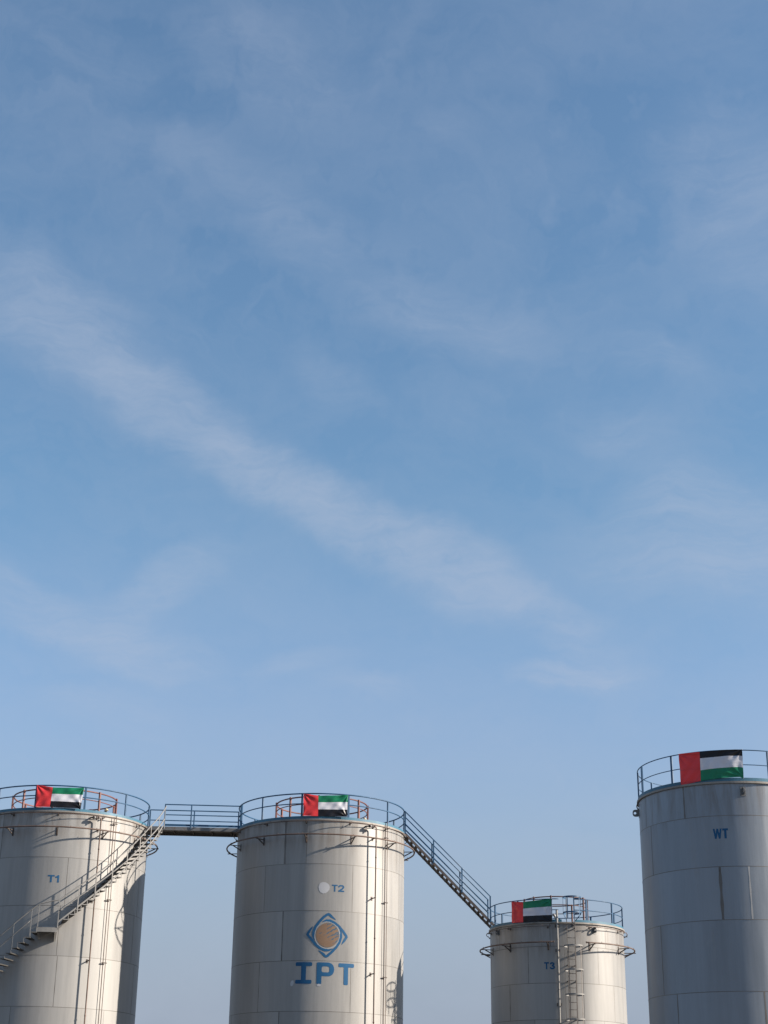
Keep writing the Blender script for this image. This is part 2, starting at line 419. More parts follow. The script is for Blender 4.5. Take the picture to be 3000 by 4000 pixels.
# ------------------------------------------------------------------ tank shells
def shell(t, root, mat, seams, rng):
    """plates course by course; welds stand 4 mm proud. seams: per course list of (angle, width, pale?)"""
    zs = list(t.z)
    h = zs[-2] - zs[-1] if len(zs) > 2 else 1.8
    while zs[-1] - h > GROUND + .4:
        zs.append(zs[-1] - h)
    zs.append(GROUND)
    N = 240
    verts, faces, uvs, tone, mi, sm = [], [], [], [], [], []
    for ci in range(len(zs) - 1):
        za, zb = zs[ci], zs[ci + 1]
        vis = sorted(seams[ci], key=lambda q: q[0]) if ci < len(seams) else [(rng.uniform(-40, 0), .02, 0)]
        cuts = [q[0] for q in vis]
        a = cuts[-1] + rng.uniform(55, 70)
        allc = list(cuts)
        while a < cuts[0] + 360 - 35:
            allc.append(a); a += rng.uniform(55, 70)
        allc.sort()
        tones = [rng.random() for _ in allc]
        # angles: regular grid plus the exact plate edges
        for ki in range(len(allc)):
            a0 = allc[ki]; a1 = allc[ki + 1] if ki + 1 < len(allc) else allc[0] + 360
            n = max(1, int(round((a1 - a0) / 1.5)))
            for i in range(n):
                x0 = a0 + (a1 - a0) * i / n; x1 = a0 + (a1 - a0) * (i + 1) / n
                b = len(verts)
                verts += [t.p(x0, za), t.p(x1, za), t.p(x1, zb), t.p(x0, zb)]
                faces.append((b + 3, b + 2, b + 1, b))
                u0, u1 = R(x0) * t.r, R(x1) * t.r
                uvs += [(u0, zb), (u1, zb), (u1, za), (u0, za)]
                tone.append(tones[ki]); mi.append(0); sm.append(True)
        # horizontal weld under this course
        if ci < len(zs) - 2:
            for i in range(N):
                x0, x1 = 360 * i / N, 360 * (i + 1) / N
                w = .009
                b = len(verts)
                verts += [t.p(x0, zb + w, .0015), t.p(x1, zb + w, .0015), t.p(x1, zb, .007), t.p(x0, zb, .007), t.p(x1, zb - w, .0015), t.p(x0, zb - w, .0015)]
                faces += [(b + 3, b + 2, b + 1, b), (b + 5, b + 4, b + 2, b + 3)]
                uvs += [(0, 0)] * 8; tone += [0, 0]; mi += [1, 1]; sm += [True, True]
        # vertical welds
        wl_ = {round(q[0], 3): q for q in vis}
        for a0 in allc:
            q = wl_.get(round(a0, 3), (a0, .02, 0))
            segs = 10
            for i in range(segs):
                f0, f1 = i / segs, (i + 1) / segs
                z0, z1 = za - .012 - (za - zb - .024) * f0, za - .012 - (za - zb - .024) * f1
                def hw(f):
                    return R(1) and q[1] / 2 * (0.75 + .5 * math.sin(f * 7 + a0) ** 2) / t.r * 57.3
                b = len(verts)
                verts += [t.p(a0 - hw(f0), z0, .0015), t.p(a0, z0, .006), t.p(a0, z1, .006), t.p(a0 - hw(f1), z1, .0015), t.p(a0 + hw(f0), z0, .0015), t.p(a0 + hw(f1), z1, .0015)]
                faces += [(b, b + 3, b + 2, b + 1), (b + 1, b + 2, b + 5, b + 4)]
                uvs += [(0, 0)] * 8; tone += [0, 0]; mi += [1 + q[2]] * 2; sm += [True, True]
    me = bpy.data.meshes.new('shell')
    L = Vector(root['origin_point'])
    me.from_pydata([tuple(Vector(v) - L) for v in verts], [], faces)
    me.polygons.foreach_set('material_index', mi); me.polygons.foreach_set('use_smooth', sm)
    ul = me.uv_layers.new(name='plate_uv')
    ul.data.foreach_set('uv', [c for q in uvs for c in q])
    at = me.attributes.new('plate_tone', 'FLOAT', 'FACE')
    at.data.foreach_set('value', tone)
    for m in (mat, M['weld'], M['weldlite']):
        me.materials.append(m)
    # exact cylinder normals so that the plates shade as one round surface
    nor = []
    for lp in me.loops:
        v = me.vertices[lp.vertex_index].co + L - t.c
        d = Vector((v.x, v.y, 0)).normalized(); nor.append(tuple(d))
    me.normals_split_custom_set(nor)
    o = bpy.data.objects.new('shell', me); C.objects.link(o); o.parent = root
    o['origin_point'] = root['origin_point']
    return o


def lathe(t, prof, name, mat, root, n=180):
    m = MB(); k = len(prof)
    V = [t.p(360 * i / n, z, dr) for i in range(n) for dr, z in prof]
    F = [(i * k + j, ((i + 1) % n) * k + j, ((i + 1) % n) * k + j + 1, i * k + j + 1) for i in range(n) for j in range(k - 1)]
    m.add(V, F, 0, False)
    return m.build(name, mat, root)


def strip(t, a, b, z0, z1, dr, th, name, mat, root, step=2.0):
    """upright curved flat bar with thickness"""
    m = MB(); n = max(2, int((b - a) / step)); V = []
    for i in range(n + 1):
        x = a + (b - a) * i / n
        V += [t.p(x, z0, dr), t.p(x, z1, dr), t.p(x, z1, dr - th), t.p(x, z0, dr - th)]
    F = []
    for i in range(n):
        for j in range(4):
            F.append((i * 4 + j, i * 4 + (j + 1) % 4, (i + 1) * 4 + (j + 1) % 4, (i + 1) * 4 + j))
    F += [(0, 1, 2, 3), tuple(4 * n + j for j in (3, 2, 1, 0))]
    m.add(V, F)
    return m.build(name, mat, root)


def rail(t, root, posts, ztop, zmid, a, b, closed, name='guard_rail', dr=-.01, r=.027, pw=.072, mat='blue', zfoot=None, rm=.022):
    m = MB()
    for z, rr in ((ztop, r), (zmid, rm)):
        m.tube(t.ring(z, dr) if closed else t.arc(a, b, z, dr), rr, 8, closed)
    o = m.build(name, M[mat], root)
    zf = t.top if zfoot is None else zfoot
    for th in posts:
        q = MB()
        q.bar(t.p(th, zf, dr - .012), t.p(th, ztop - r * .6, dr - .012), .055, pw, up=t.tan(th))
        q.bar(t.p(th, zf + .006, dr - .012) + t.tan(th) * -.06, t.p(th, zf + .006, dr - .012) + t.tan(th) * .06, .09, .012)
        q.build('rail_post', M[mat], o)
    return o


def hatch_rail(t, root, rad, ztop, zmid, posts, roof_z, k=1.0, mat='oxide'):
    dr = rad - t.r
    m = MB()
    m.tube(t.ring(ztop, dr, 72), .030 * k, 8, True)
    m.tube(t.ring(zmid, dr, 72), .020 * k, 8, True)
    o = m.build('hatch_rail', M[mat], root)
    for th in posts:
        q = MB(); n = t.n(th)
        q.bar(t.p(th, roof_z, dr + .035), t.p(th, ztop + .04, dr + .035), .075 * k, .075 * k, up=t.tan(th))
        q.build('rail_post', M[mat], o)
    return o


def spray_ring(t, root, z, dr, r, spans, brackets, strut, name='spray_ring'):
    m = MB()
    for sp in spans:
        if sp is None:
            m.tube(t.ring(z, dr, 144), r, 8, True)
        else:
            m.tube(t.arc(sp[0], sp[1], z, dr, 2.5), r, 8)
            for e in sp[2:]:
                d = t.tan(e) * (.012 if e == sp[0] else -.012)
                m.tube([t.p(e, z, dr) - d, t.p(e, z, dr) + d], r * 1.45, 10)
    # spray nipples
    for k in range(0, 360, 15):
        th = k - 176
        ok = any(sp is None or sp[0] + 2 < th < sp[1] - 2 for sp in spans)
        if ok:
            m.tube([t.p(th, z + r, dr), t.p(th, z + r + .035, dr - .012)], .009, 6)
    o = m.build(name, M['rust'], root)
    for th in brackets:
        q = MB(); off = r + .016
        q.bar(t.p(th, z - off, .0), t.p(th, z - off, dr + (.06 if strut else .03)), .045 if strut else .03, .03)
        if strut:
            q.bar(t.p(th, z - .225, .0), t.p(th, z - off - .01, dr - .09), .04, .03, up=t.tan(th))
            q.bar(t.p(th, z - .27, .008), t.p(th, z + .05, .008), .07, .012, up=t.n(th))
        else:
            q.bar(t.p(th, z - .08, .007), t.p(th, z + .03, .007), .06, .01, up=t.n(th))
        q.build('bracket', M['darksteel'], o)
    return o


def riser(t, root, th, dr, ztop, zring, brackets):
    m = MB()
    pts = [t.p(th - 5.5, ztop, dr - .02), t.p(th - 1.2, ztop + .01, dr)]
    for k in range(1, 5):
        a = k / 4 * math.pi / 2
        pts.append(t.p(th - 1.2 + 1.2 * math.sin(a), ztop + .01 - .07 * (1 - math.cos(a)), dr))
    pts += [t.p(th, ztop - .2, dr)]
    pts += [t.p(th, ztop - .2 + (GROUND + .2 - ztop) * i / 12, dr) for i in range(1, 13)]
    m.tube(pts, .027, 10)
    for z in [ztop - 1.2 - 3.1 * i for i in range(4)]:
        m.tube([t.p(th, z - .02, dr), t.p(th, z + .02, dr)], .036, 10)
    o = m.build('riser_pipe', M['rust'], root)
    q = MB()
    q.tube([t.p(th - 3.6, ztop, dr - .01), t.p(th - 2.3, ztop, dr)], .055, 12)
    q.tube([t.p(th - 5.2, ztop, dr - .02), t.p(th - 4.4, ztop, dr - .02)], .06, 12)
    q.tube([t.p(th - 2.0, ztop, dr), t.p(th - 1.7, ztop, dr)], .06, 12)
    q.tube([t.p(th - 3.0, ztop, dr), t.p(th - 3.0, ztop - .10, dr + .02)], .03, 8)
    q.tube([t.p(th - 5.4, ztop, dr - .02), t.p(th - 5.6, ztop + .02, .0)], .03, 8)
    q.build('valve', M['darksteel'], o)
    q2 = MB(); q2.tube([t.p(th - 4.4, ztop, dr - .005), t.p(th - 3.6, ztop, dr - .005)], .05, 10)
    q2.build('valve_collar', M['galv'], o)
    for z in brackets:
        q = MB()
        q.bar(t.p(th, z, dr + .035), t.p(th, z - .02, 0), .04, .035)
        q.bar(t.p(th, z - .09, .008), t.p(th, z + .05, .008), .07, .012, up=t.n(th))
        q.build('bracket', M['darksteel'], o)
    return o


def conduit(t, root, th, ztop, clamps):
    m = MB()
    for k, dz in ((-.95, 0), (.85, .08)):
        m.tube([t.p(th + k, ztop + dz + (GROUND - ztop - dz) * i / 10, .085) for i in range(11)], .0125, 6)
    o = m.build('gauge_tubes', M['rust'], root)
    for z in clamps:
        q = MB(); q.bar(t.p(th - 1.8, z, .085), t.p(th + 1.7, z, .085), .05, .035)
        q.bar(t.p(th, z, .085), t.p(th, z, 0), .03, .03)
        q.build('clamp', M['darksteel'], o)
    return o


def lug(t, root, th, z, size=.16):
    """lifting lug: round-topped plate with an eye, set on edge on the shell"""
    m = MB(); n = t.n(th); tn = t.tan(th); c = t.p(th, z, 0)
    out, inn = [], []
    hw = size * .55
    N = 20
    for i in range(N):
        a = 2 * math.pi * i / N
        x, y = math.cos(a), math.sin(a)
        # outline: square at the wall, rounded outside
        k = 1 / max(abs(x), abs(y)) if x < .3 else 1.0 / max((abs(x) ** 2.6 + abs(y) ** 2.6) ** (1 / 2.6), 1e-3)
        out.append((size * .5 + size * .5 * x * k, hw * y * k)); inn.append((size * .62 + size * .2 * x, size * .2 * y))
    th_ = .014
    V = []
    for side in (-th_, th_):
        V += [c + n * x + Vector((0, 0, y)) + tn * side for x, y in out] + [c + n * x + Vector((0, 0, y)) + tn * side for x, y in inn]
    F = []
    for i in range(N):
        j = (i + 1) % N
        F += [(i, j, N + j, N + i), (2 * N + j, 2 * N + i, 3 * N + i, 3 * N + j), (i, 2 * N + i, 2 * N + j, j), (N + j, 3 * N + j, 3 * N + i, N + i)]
    m.add(V, F)
    m.bar(c + tn * -.0 + Vector((0, 0, -hw * 1.3)) + n * .006, c + Vector((0, 0, hw * 1.3)) + n * .006, size * .8, .012, up=n)
    return m.build('lifting_lug', M['fascia'], root)


# ------------------------------------------------------------------ painted letters and emblem
def painted(t, root, name, inside, x0, x1, y0, y1, cell, th0, z0, mats, dr=.006):
    """inside(x, y) -> material index or None, metres round the shell; cells that follow the curve"""
    verts, faces, mi, idx = [], [], [], {}
    nx, ny = int((x1 - x0) / cell) + 1, int((y1 - y0) / cell) + 1
    def vid(i, j):
        if (i, j) not in idx:
            idx[(i, j)] = len(verts)
            verts.append(t.p(th0 + (x0 + i * cell) / t.r * 57.29578, z0 + y0 + j * cell, dr))
        return idx[(i, j)]
    for i in range(nx):
        for j in range(ny):
            k = inside(x0 + (i + .5) * cell, y0 + (j + .5) * cell)
            if k is not None:
                faces.append((vid(i, j), vid(i + 1, j), vid(i + 1, j + 1), vid(i, j + 1))); mi.append(k)
    m = MB(); m.v = [tuple(v) for v in verts]; m.f = faces; m.mi = mi; m.sm = [True] * len(faces)
    return m.build(name, [M[q] for q in mats], root)


def dseg(x, y, a, b):
    dx, dy = b[0] - a[0], b[1] - a[1]
    L = dx * dx + dy * dy
    u = 0 if L == 0 else max(0, min(1, ((x - a[0]) * dx + (y - a[1]) * dy) / L))
    return math.hypot(x - a[0] - u * dx, y - a[1] - u * dy), u


def dpoly(x, y, pts):
    return min(dseg(x, y, pts[i], pts[i + 1])[0] for i in range(len(pts) - 1))


def arcpts(cx, cy, rx, ry, a, b, n=14):
    return [(cx + rx * math.cos(R(a + (b - a) * i / n)), cy + ry * math.sin(R(a + (b - a) * i / n))) for i in range(n + 1)]


def glyph(ch, w, h):
    """bold grotesque capitals and figures in a w x h box, origin at lower left"""
    s = .21 * h
    if ch == 'T':
        return lambda x, y: (0 <= x <= w and h - s * .9 <= y <= h) or (abs(x - w / 2) <= s / 2 and 0 <= y <= h)
    if ch == '1':
        return lambda x, y: (w - s * 1.1 <= x <= w and 0 <= y <= h) or (0 <= x <= w and h * .66 <= y <= h * .66 + s * .8 and x > w * .1) or \
            (dseg(x, y, (w * .25, h * .74), (w - s * .6, h * .93))[0] < s * .34 and y < h)
    if ch == '2':
        pl = arcpts(w / 2, h - .285 * h, w / 2 - s / 2, .285 * h - s / 2, 175, -25) + [(w * .62, h * .40), (w * .30, h * .22), (w * .17, h * .08)]
        return lambda x, y: 0 <= y <= h and (dpoly(x, y, pl) < s / 2 and 0 <= x <= w or (0 <= x <= w and y <= s * .88))
    if ch == '3':
        p1 = arcpts(w * .48, h * .735, w * .38 - s * .25, h * .265 - s / 2, 165, -80)
        p2 = arcpts(w * .48, h * .285, w * .52 - s / 2, h * .285 - s / 2, 85, -165)
        return lambda x, y: 0 <= y <= h and 0 <= x <= w and min(dpoly(x, y, p1), dpoly(x, y, p2)) < s / 2
    if ch == 'W':
        pl = [(s * .42, h), (w * .28, 0), (w * .5, h), (w * .72, 0), (w - s * .42, h)]
        return lambda x, y: 0 <= y <= h and dpoly(x, y, pl) < s * .40


def lettering(t, root, items, th0, z0, h):
    def inside(x, y):
        for ch, x0, w, fn in G_:
            if x0 - .01 <= x <= x0 + w + .01 and fn(x - x0, y):
                return 0
        return None
    G_ = [(ch, x0, w, glyph(ch, w, h)) for ch, x0, w in items]
    x1 = max(x0 + w for _, x0, w in items)
    return painted(t, root, 'lettering', inside, 0, x1 + .02, 0, h + .02, .0075, th0, z0, ['signblue'])


def rrect(x, y, x0, x1, y0, y1, r):
    if not (x0 <= x <= x1 and y0 <= y <= y1):
        return False
    dx = max(x0 + r - x, x - (x1 - r), 0); dy = max(y0 + r - y, y - (y1 - r), 0)
    return dx * dx + dy * dy <= r * r


def big_letters(x, y):
    # x, y in metres; letters stand between y = 0 and .79
    for (a, b, c, d, r) in ((-.848, -.205, .645, .79, .05), (-.848, -.22, 0, .145, .05), (.80, 1.43, .635, .785, .05)):
        if rrect(x, y, a, b, c, d, r):
            return 0
    if -.62 <= x <= -.435 and .05 <= y <= .74:
        return 0
    if rrect(x, y, -.03, .155, 0, .79, .03):
        return 0
    if rrect(x, y, 0.0, .635, .285, .79, .235) and not rrect(x, y, .155, .455, .425, .645, .075):
        return 0
    if 0 <= x <= .3 and (.645 <= y <= .79 or .285 <= y <= .425) and not (.155 < x and .425 < y < .645):
        return 0
    if rrect(x, y, 1.01, 1.195, -.01, .70, .05):
        return 0
    # two small touch-up dabs
    if (x + .965) ** 2 / .0045 + (y - .02 - .4 * (x + .965)) ** 2 / .010 < 1 or (x - .06) ** 2 / .006 + (y + .045) ** 2 / .0022 < 1:
        return 1
    return None


def emblem(x, y):
    px_, py_ = 845 + x * 484, 630 - y * 490
    strokes = [
        [(603, 722), (583, 650), (588, 570), (622, 480), (690, 385), (765, 302), (836, 250), (858, 244), (884, 256), (930, 295), (990, 338)],
        [(757, 384), (820, 358), (890, 362), (975, 398), (1062, 462), (1145, 550), (1204, 628), (1211, 648), (1198, 672), (1160, 728), (1120, 786)],
        [(1078, 528), (1102, 580), (1104, 660), (1075, 755), (1015, 848), (930, 940), (855, 1008), (834, 1018), (812, 1008), (760, 962), (692, 912)],
        [(945, 878), (880, 904), (800, 902), (718, 872), (632, 806), (548, 708), (483, 634), (476, 618), (486, 600), (520, 548), (568, 480)]]
    for st in strokes:
        best, bi = 1e9, 0
        for i in range(len(st) - 1):
            d, u = dseg(px_, py_, st[i], st[i + 1])
            if d < best:
                best, bi = d, i + u
        n = len(st) - 1
        hw = 23 * min(1, .35 + bi / 2.2, .25 + (n - bi) / 1.7)
        if best < hw:
            return 0
    r = math.hypot((px_ - 845) / 212, (py_ - 630) / 220)
    if r < 1:
        for a, b, w in (((830, 522), (962, 436), 12), ((822, 606), (1020, 492), 13), ((775, 636), (870, 585), 6), ((848, 672), (1058, 566), 11), ((940, 640), (1060, 600), 9),
                        ((925, 704), (1062, 632), 10), ((890, 725), (960, 700), 6), ((950, 782), (1045, 722), 8), ((835, 440), (900, 412), 11), ((900, 470), (985, 440), 12), ((690, 605), (740, 588), 6)):
            d, u = dseg(px_, py_, a, b)
            if d < 1.45 * w * (.35 + .65 * u) * (.75 + .35 * math.sin(px_ * .13 + py_ * .07)):
                return 2
        return 1
    if 1.05 < r < 1.15:
        return 3
    return None


def blot(t, root, th, z, rad, mat='pale'):
    def ins(x, y):
        a = math.atan2(y, x); rr = rad * (1 + .035 * math.sin(3 * a + 1) + (.05 * abs(math.sin(6.5 * a)) - .03 if y < 0 else 0))
        return 0 if math.hypot(x, y) < rr else None
    return painted(t, root, 'paint_patch', ins, -rad * 1.1, rad * 1.1, -rad * 1.1, rad * 1.1, .0125, th, z, [mat])


def tank(t, key, label, seams, seed):
    root = thing('storage_tank', label, 'storage tank', (t.c.x, t.c.y, GROUND), 'steel storage tanks')
    rng = random.Random(seed)
    shell(t, root, M['shell_' + key], seams, rng)
    z = t.top
    n = 160
    lathe(t, [(-.02, z - .004), (.012, z - .060), (.055, z - .058), (.055, z + .004), (-.02, z + .004)][1:], 'top_rim', M['rim'], root)
    # shallow cone roof
    m = MB(); V = [t.p(360 * i / n, z + .006, -.02) for i in range(n)] + [Vector((t.c.x, t.c.y, z + .26))]
    m.add(V, [(i, (i + 1) % n, n) for i in range(n)], 0, True)
    m.build('roof', M['galv'], root)
    return root


def toe(t, root, a=0, b=360):
    z = t.top
    if b - a >= 360:
        return lathe(t, [(.012, z + .015), (.012, z + .115), (.004, z + .115), (.004, z + .015), (.012, z + .015)], 'toe_board', M['toe'], root)
    return strip(t, a, b, z + .015, z + .115, .012, .008, 'toe_board', M['toe'], root)


S0 = .02
# --- tank T1 (left)
t1 = tank(T1, 'T1', 'large grey tank lettered T1 with a spiral staircase round it', [[(-41.9, .03, 0), (21, .012, 1), (75, .015, 0)], [(5.0, .02, 0), (66, .015, 0)], [(2.7, .02, 0), (62, .015, 0), (-58, .02, 0)], [(3.5, .022, 0), (-56, .02, 0)], [(-22.7, .02, 0), (38, .014, 0)]], 11)
toe(T1, t1)
rail(T1, t1, [-49, -19.7, 12.4, 43.6, 82.8, 113, 143, 173, 203, 233, 263, 287], 13.44, 13.04, 0, 0, True)
hatch_rail(T1, t1, 2.10, 13.60, 13.26, [-88, -51.5, -14, 38.7, 74, 110, 150, 190, 230], 12.52)
spray_ring(T1, t1, 12.33, .17, .014, [None], [-34, -3.9, 25.3, 56.3, 86, 116, 146, 176, 206, 236, 266, 296], False)
spray_ring(T1, t1, 11.755, .42, .030, [None], [-33.5, -3.8, 26.3, 55, 84, 114, 144, 174, 204, 234, 264, 294], True)
riser(T1, t1, 22.6, .235, 12.25, 11.76, [11.83, 9.10, 6.86, 4.4])
conduit(T1, t1, 34.2, 12.42, [12.15, 9.2, 6.83, 4.3])
lettering(T1, t1, [('T', 0, .255), ('1', .265, .165)], -6.9, 9.69, .275)

# --- tank T2 (middle)
t2 = tank(T2, 'T2', 'large grey tank lettered T2 with the round blue emblem and letters IPT', [[(-24, .07, 0), (-9.4, .02, 0), (62, .012, 0)], [(-38.7, .018, 0), (21.7, .022, 0), (67.1, .014, 0)], [(-23.8, .035, 0), (69.6, .014, 0)], [(-40.5, .02, 0), (21.6, .022, 0)], [(-24.2, .03, 0), (38, .014, 0)]], 12)
toe(T2, t2)
rail(T2, t2, [-73, -43.9, -13.4, 17.9, 51.0, 86.9, 116, 146, 176, 206, 236, 262], 13.40, 13.0, 0, 0, True)
hatch_rail(T2, t2, 1.88, 13.62, 13.32, [-80.9, -42.5, -4, 51.6, 88.3, 125, 165, 205, 242], 12.48)
spray_ring(T2, t2, 12.28, .17, .014, [None], [-38.7, -9.9, 19, 47.8, 78, 108, 138, 168, 198, 228, 258, 288], False)
spray_ring(T2, t2, 11.725, .42, .030, [None], [-70, -41, -9.6, 20.2, 50.2, 80.5, 110, 140, 170, 200, 230, 260], True)
riser(T2, t2, 36.2, .235, 12.21, 11.73, [11.78, 9.46, 6.60, 4.2])
conduit(T2, t2, 47.7, 12.46, [11.9, 9.36, 6.52, 4.1])
lettering(T2, t2, [('T', 0, .215), ('2', .245, .245)], 7.9, 9.59, .265)
blot(T2, t2, 2.7, 9.725, .215)
painted(T2, t2, 'emblem', emblem, -.87, .87, -.87, .87, .011, 5.65, 7.935, ['signblue', 'ball', 'ballblue', 'halo'])
painted(T2, t2, 'lettering', big_letters, -1.12, 1.46, -.12, .82, .011, 0.0, 6.13, ['signblue', 'pale'])

# --- tank T3 (small)
t3 = tank(T3, 'T3', 'shorter grey tank lettered T3 with a caged ladder up its front', [[(-5.4, .02, 0), (44.9, .014, 0)], [(-24.7, .022, 0), (36, .012, 0)], [(53.5, .018, 0), (-44, .03, 0)], [(-20, .02, 0), (40, .012, 0)]], 13)
strip(T3, 15.6, 364.6, T3.top + .012, T3.top + .10, .012, .008, 'toe_board', M['toe'], t3)
rail(T3, t3, [-66, -33.8, -3.8, 26.6, 56, 87.6, 117, 147, 177, 207, 237, 266], 9.595, 9.175, 15.4, 362.5, False, r=.019, rm=.016)
hatch_rail(T3, t3, 1.30, 9.90, 9.58, [-71.7, -41.1, -8, 56.7, 105, 150, 200, 245], 8.78, .8, 'oxdark')
spray_ring(T3, t3, 8.54, .15, .014, [(-190, -4.2, -4.2), (24.3, 150, 24.3)], [-42, -7, 28.5, 63.8, 95, 125, -75, -105, -135], False)
spray_ring(T3, t3, 7.90, .42, .028, [(-190, -2.0, -2.0), (21.5, 150, 21.5)], [-71, -42.5, -7, 28, 63.8, 94, 124, -102, -132], True)
lettering(T3, t3, [('T', 0, .185), ('3', .215, .205)], -10.9, 6.91, .27)
lug(T3, t3, 32.7, 8.44, .20)
lug(T3, t3, -58.3, 8.46, .15)
lug(T3, t3, 14.0, 8.62, .15)

# --- tank WT (right)
wt = tank(WT, 'WT', 'tall bluish grey tank lettered WT cut off by the right side of the photo', [[(-27.0, .045, 0), (40, .02, 0)], [(-58, .03, 0), (60, .02, 0)], [(-6.6, .085, 0), (11.1, .045, 1)], [(-52.8, .035, 0), (45, .02, 0)], [(-40.7, .035, 0), (14.7, .05, 0)]], 14)
toe(WT, wt)
rail(WT, wt, [-87, -69.0, -34.9, -3.0, 29.5, 60, 90, 120, 150, 180, 210, 240], 11.985, 11.52, 0, 0, True, r=.017, rm=.014)
lug(WT, wt, 11.0, 10.68, .21)
lug(WT, wt, -86.8, 10.64, .21)
lettering(WT, wt, [('W', 0, .265), ('T', .285, .175)], -9.2, 9.235, .305)
m = MB(); m.tube(WT.arc(-110, -80, 10.86, .06), .02, 8); m.build('pipe_stub', M['darksteel'], wt)


# small breather vents on the roofs, behind the hatch rails
def breather(t, root, th, dr):
    m = MB(); b = t.p(th, t.top + .08, dr); k = b + Vector((0, 0, .42))
    m.tube([b, k], .035, 8)
    m.tube([k + Vector((-.25, 0, -.12)), k + Vector((0, 0, -.02))], .02, 8)
    m.build('breather_pipe', M['darksteel'], root)
    q = MB(); q.ball(k + Vector((0, 0, .03)), .065); q.tube([k + Vector((0, 0, .0)), k + Vector((0, 0, .03))], .09, 12)
    q.build('breather_cap', M['yellow'], root)


breather(T1, t1, 48, -1.25)
breather(T2, t2, 62, -1.45)


# ------------------------------------------------------------------ spiral staircase round T1
st = thing('spiral_staircase', 'pale galvanised spiral staircase with handrail winding up the T1 tank', 'staircase', (T1.c.x, T1.c.y, GROUND))
OUT = .80
SL = .0648
def zs_(th):                # outer stringer height on the upper flight
    return 8.52 + SL * (th - 7.9)
up0, up1 = 1.4, 68.5
def helix(a, b, fz, dr, step=1.5):
    n = max(2, int(abs(b - a) / step)); return [T1.p(a + (b - a) * i / n, fz(a + (b - a) * i / n), dr) for i in range(n + 1)]
def helix_bar(a, b, fz, dr, h, w, name, mat, step=1.5):
    n = max(2, int(abs(b - a) / step)); V = []
    for i in range(n + 1):
        x = a + (b - a) * i / n; z = fz(x)
        V += [T1.p(x, z - h / 2, dr), T1.p(x, z + h / 2, dr), T1.p(x, z + h / 2, dr - w), T1.p(x, z - h / 2, dr - w)]
    F = [(i * 4 + j, i * 4 + (j + 1) % 4, (i + 1) * 4 + (j + 1) % 4, (i + 1) * 4 + j) for i in range(n) for j in range(4)]
    F += [(0, 1, 2, 3), tuple(4 * n + j for j in (3, 2, 1, 0))]
    q = MB(); q.add(V, F)
    return q.build(name, M[mat], st)
helix_bar(up0, up1, zs_, OUT, .075, .012, 'stringer', 'tube')
helix_bar(up0, up1, lambda a: zs_(a) - .16, .06, .14, .012, 'stringer', 'grating')
RAILUP = [(1.6, 8.93), (10.7, 9.49), (19.6, 10.02), (36.7, 11.07), (44.6, 11.62), (53.3, 12.21), (72.2, 13.29)]
def zr(th):
    pts = [(-170, 8.56 - .063 * 158.1), (-11.9, 8.56), (-8.4, 8.76), (1.6, 8.94)] + RAILUP[1:]
    for (a, za), (b, zb) in zip(pts, pts[1:]):
        if a <= th <= b:
            return za + (zb - za) * (th - a) / (b - a)
    return pts[-1][1]
m = MB(); m.tube(helix(-150, 72.2, zr, OUT, 1.0), .022, 8); m.build('handrail', M['tube'], st)
m = MB(); m.tube(helix(1.6, 70.0, lambda a: zr(a) - .42, OUT, 1.0), .026, 8); m.build('mid_rail', M['tube'], st)
m = MB(); m.tube(helix(-150, -12.2, lambda a: zr(a) - .42, OUT, 1.5), .018, 8); m.build('mid_rail', M['tube'], st)
for th in [10.7, 19.2, 28.1, 36.6, 45.1, 53.8, 62.0, 70.0]:
    q = MB(); q.bar(T1.p(th, zs_(th) - .20, OUT + .012), T1.p(th, zr(th), OUT + .012), .012, .042, up=T1.tan(th)); q.build('rail_post', M['tube'], st)
for th, zb in [(1.5, 7.90), (-8.4, 7.90), (-11.9, 7.57), (-20.6, 7.06), (-29.3, 6.5), (-38, 5.95), (-46.7, 5.4), (-55.4, 4.85), (-64, 4.3), (-73, 3.7), (-82, 3.15), (-91, 2.6), (-100, 2.0), (-109, 1.45), (-118, .9), (-127, .3), (-136, -.25), (-145, -.8)]:
    q = MB(); q.bar(T1.p(th, zb, OUT + .012), T1.p(th, zr(th), OUT + .012), .012, .036, up=T1.tan(th)); q.build('rail_post', M['tube'], st)


def tread(th, z, w=2.95, link=.14):
    """folded plate tread between shell and outer edge with its hanger bar"""
    q = MB(); n = 4; V = []
    for k in range(n + 1):
        a = th + w * k / n
        for dr in (.04, OUT):
            V += [T1.p(a, z, dr), T1.p(a, z - .040, dr)]
    F = []
    for k in range(n):
        b = 4 * k
        F += [(b, b + 4, b + 6, b + 2), (b + 1, b + 3, b + 7, b + 5), (b, b + 1, b + 5, b + 4), (b + 2, b + 6, b + 7, b + 3)]
    F += [(0, 2, 3, 1), (4 * n, 4 * n + 1, 4 * n + 3, 4 * n + 2)]
    q.add(V, F)
    q.bar(T1.p(th, z - .022, OUT + .008), T1.p(th + w, z - .022, OUT + .008), .012, .026, mat=1)
    q.bar(T1.p(th + w - .25, z - .02, OUT + .008), T1.p(th + w - .25, z + link, OUT + .008), .010, .028, up=T1.tan(th), mat=1)
    return q.build('tread', [M['treadplate'], M['tube']], st)


th = 4.0
while th < 66:
    tread(th, zs_(th + 1.5) - .125, 2.7, .13); th += 3.02
th, z = -11.4, 7.735
while z > GROUND + .1:
    tread(th, z, 2.85, .17); th -= 3.02; z -= .1905
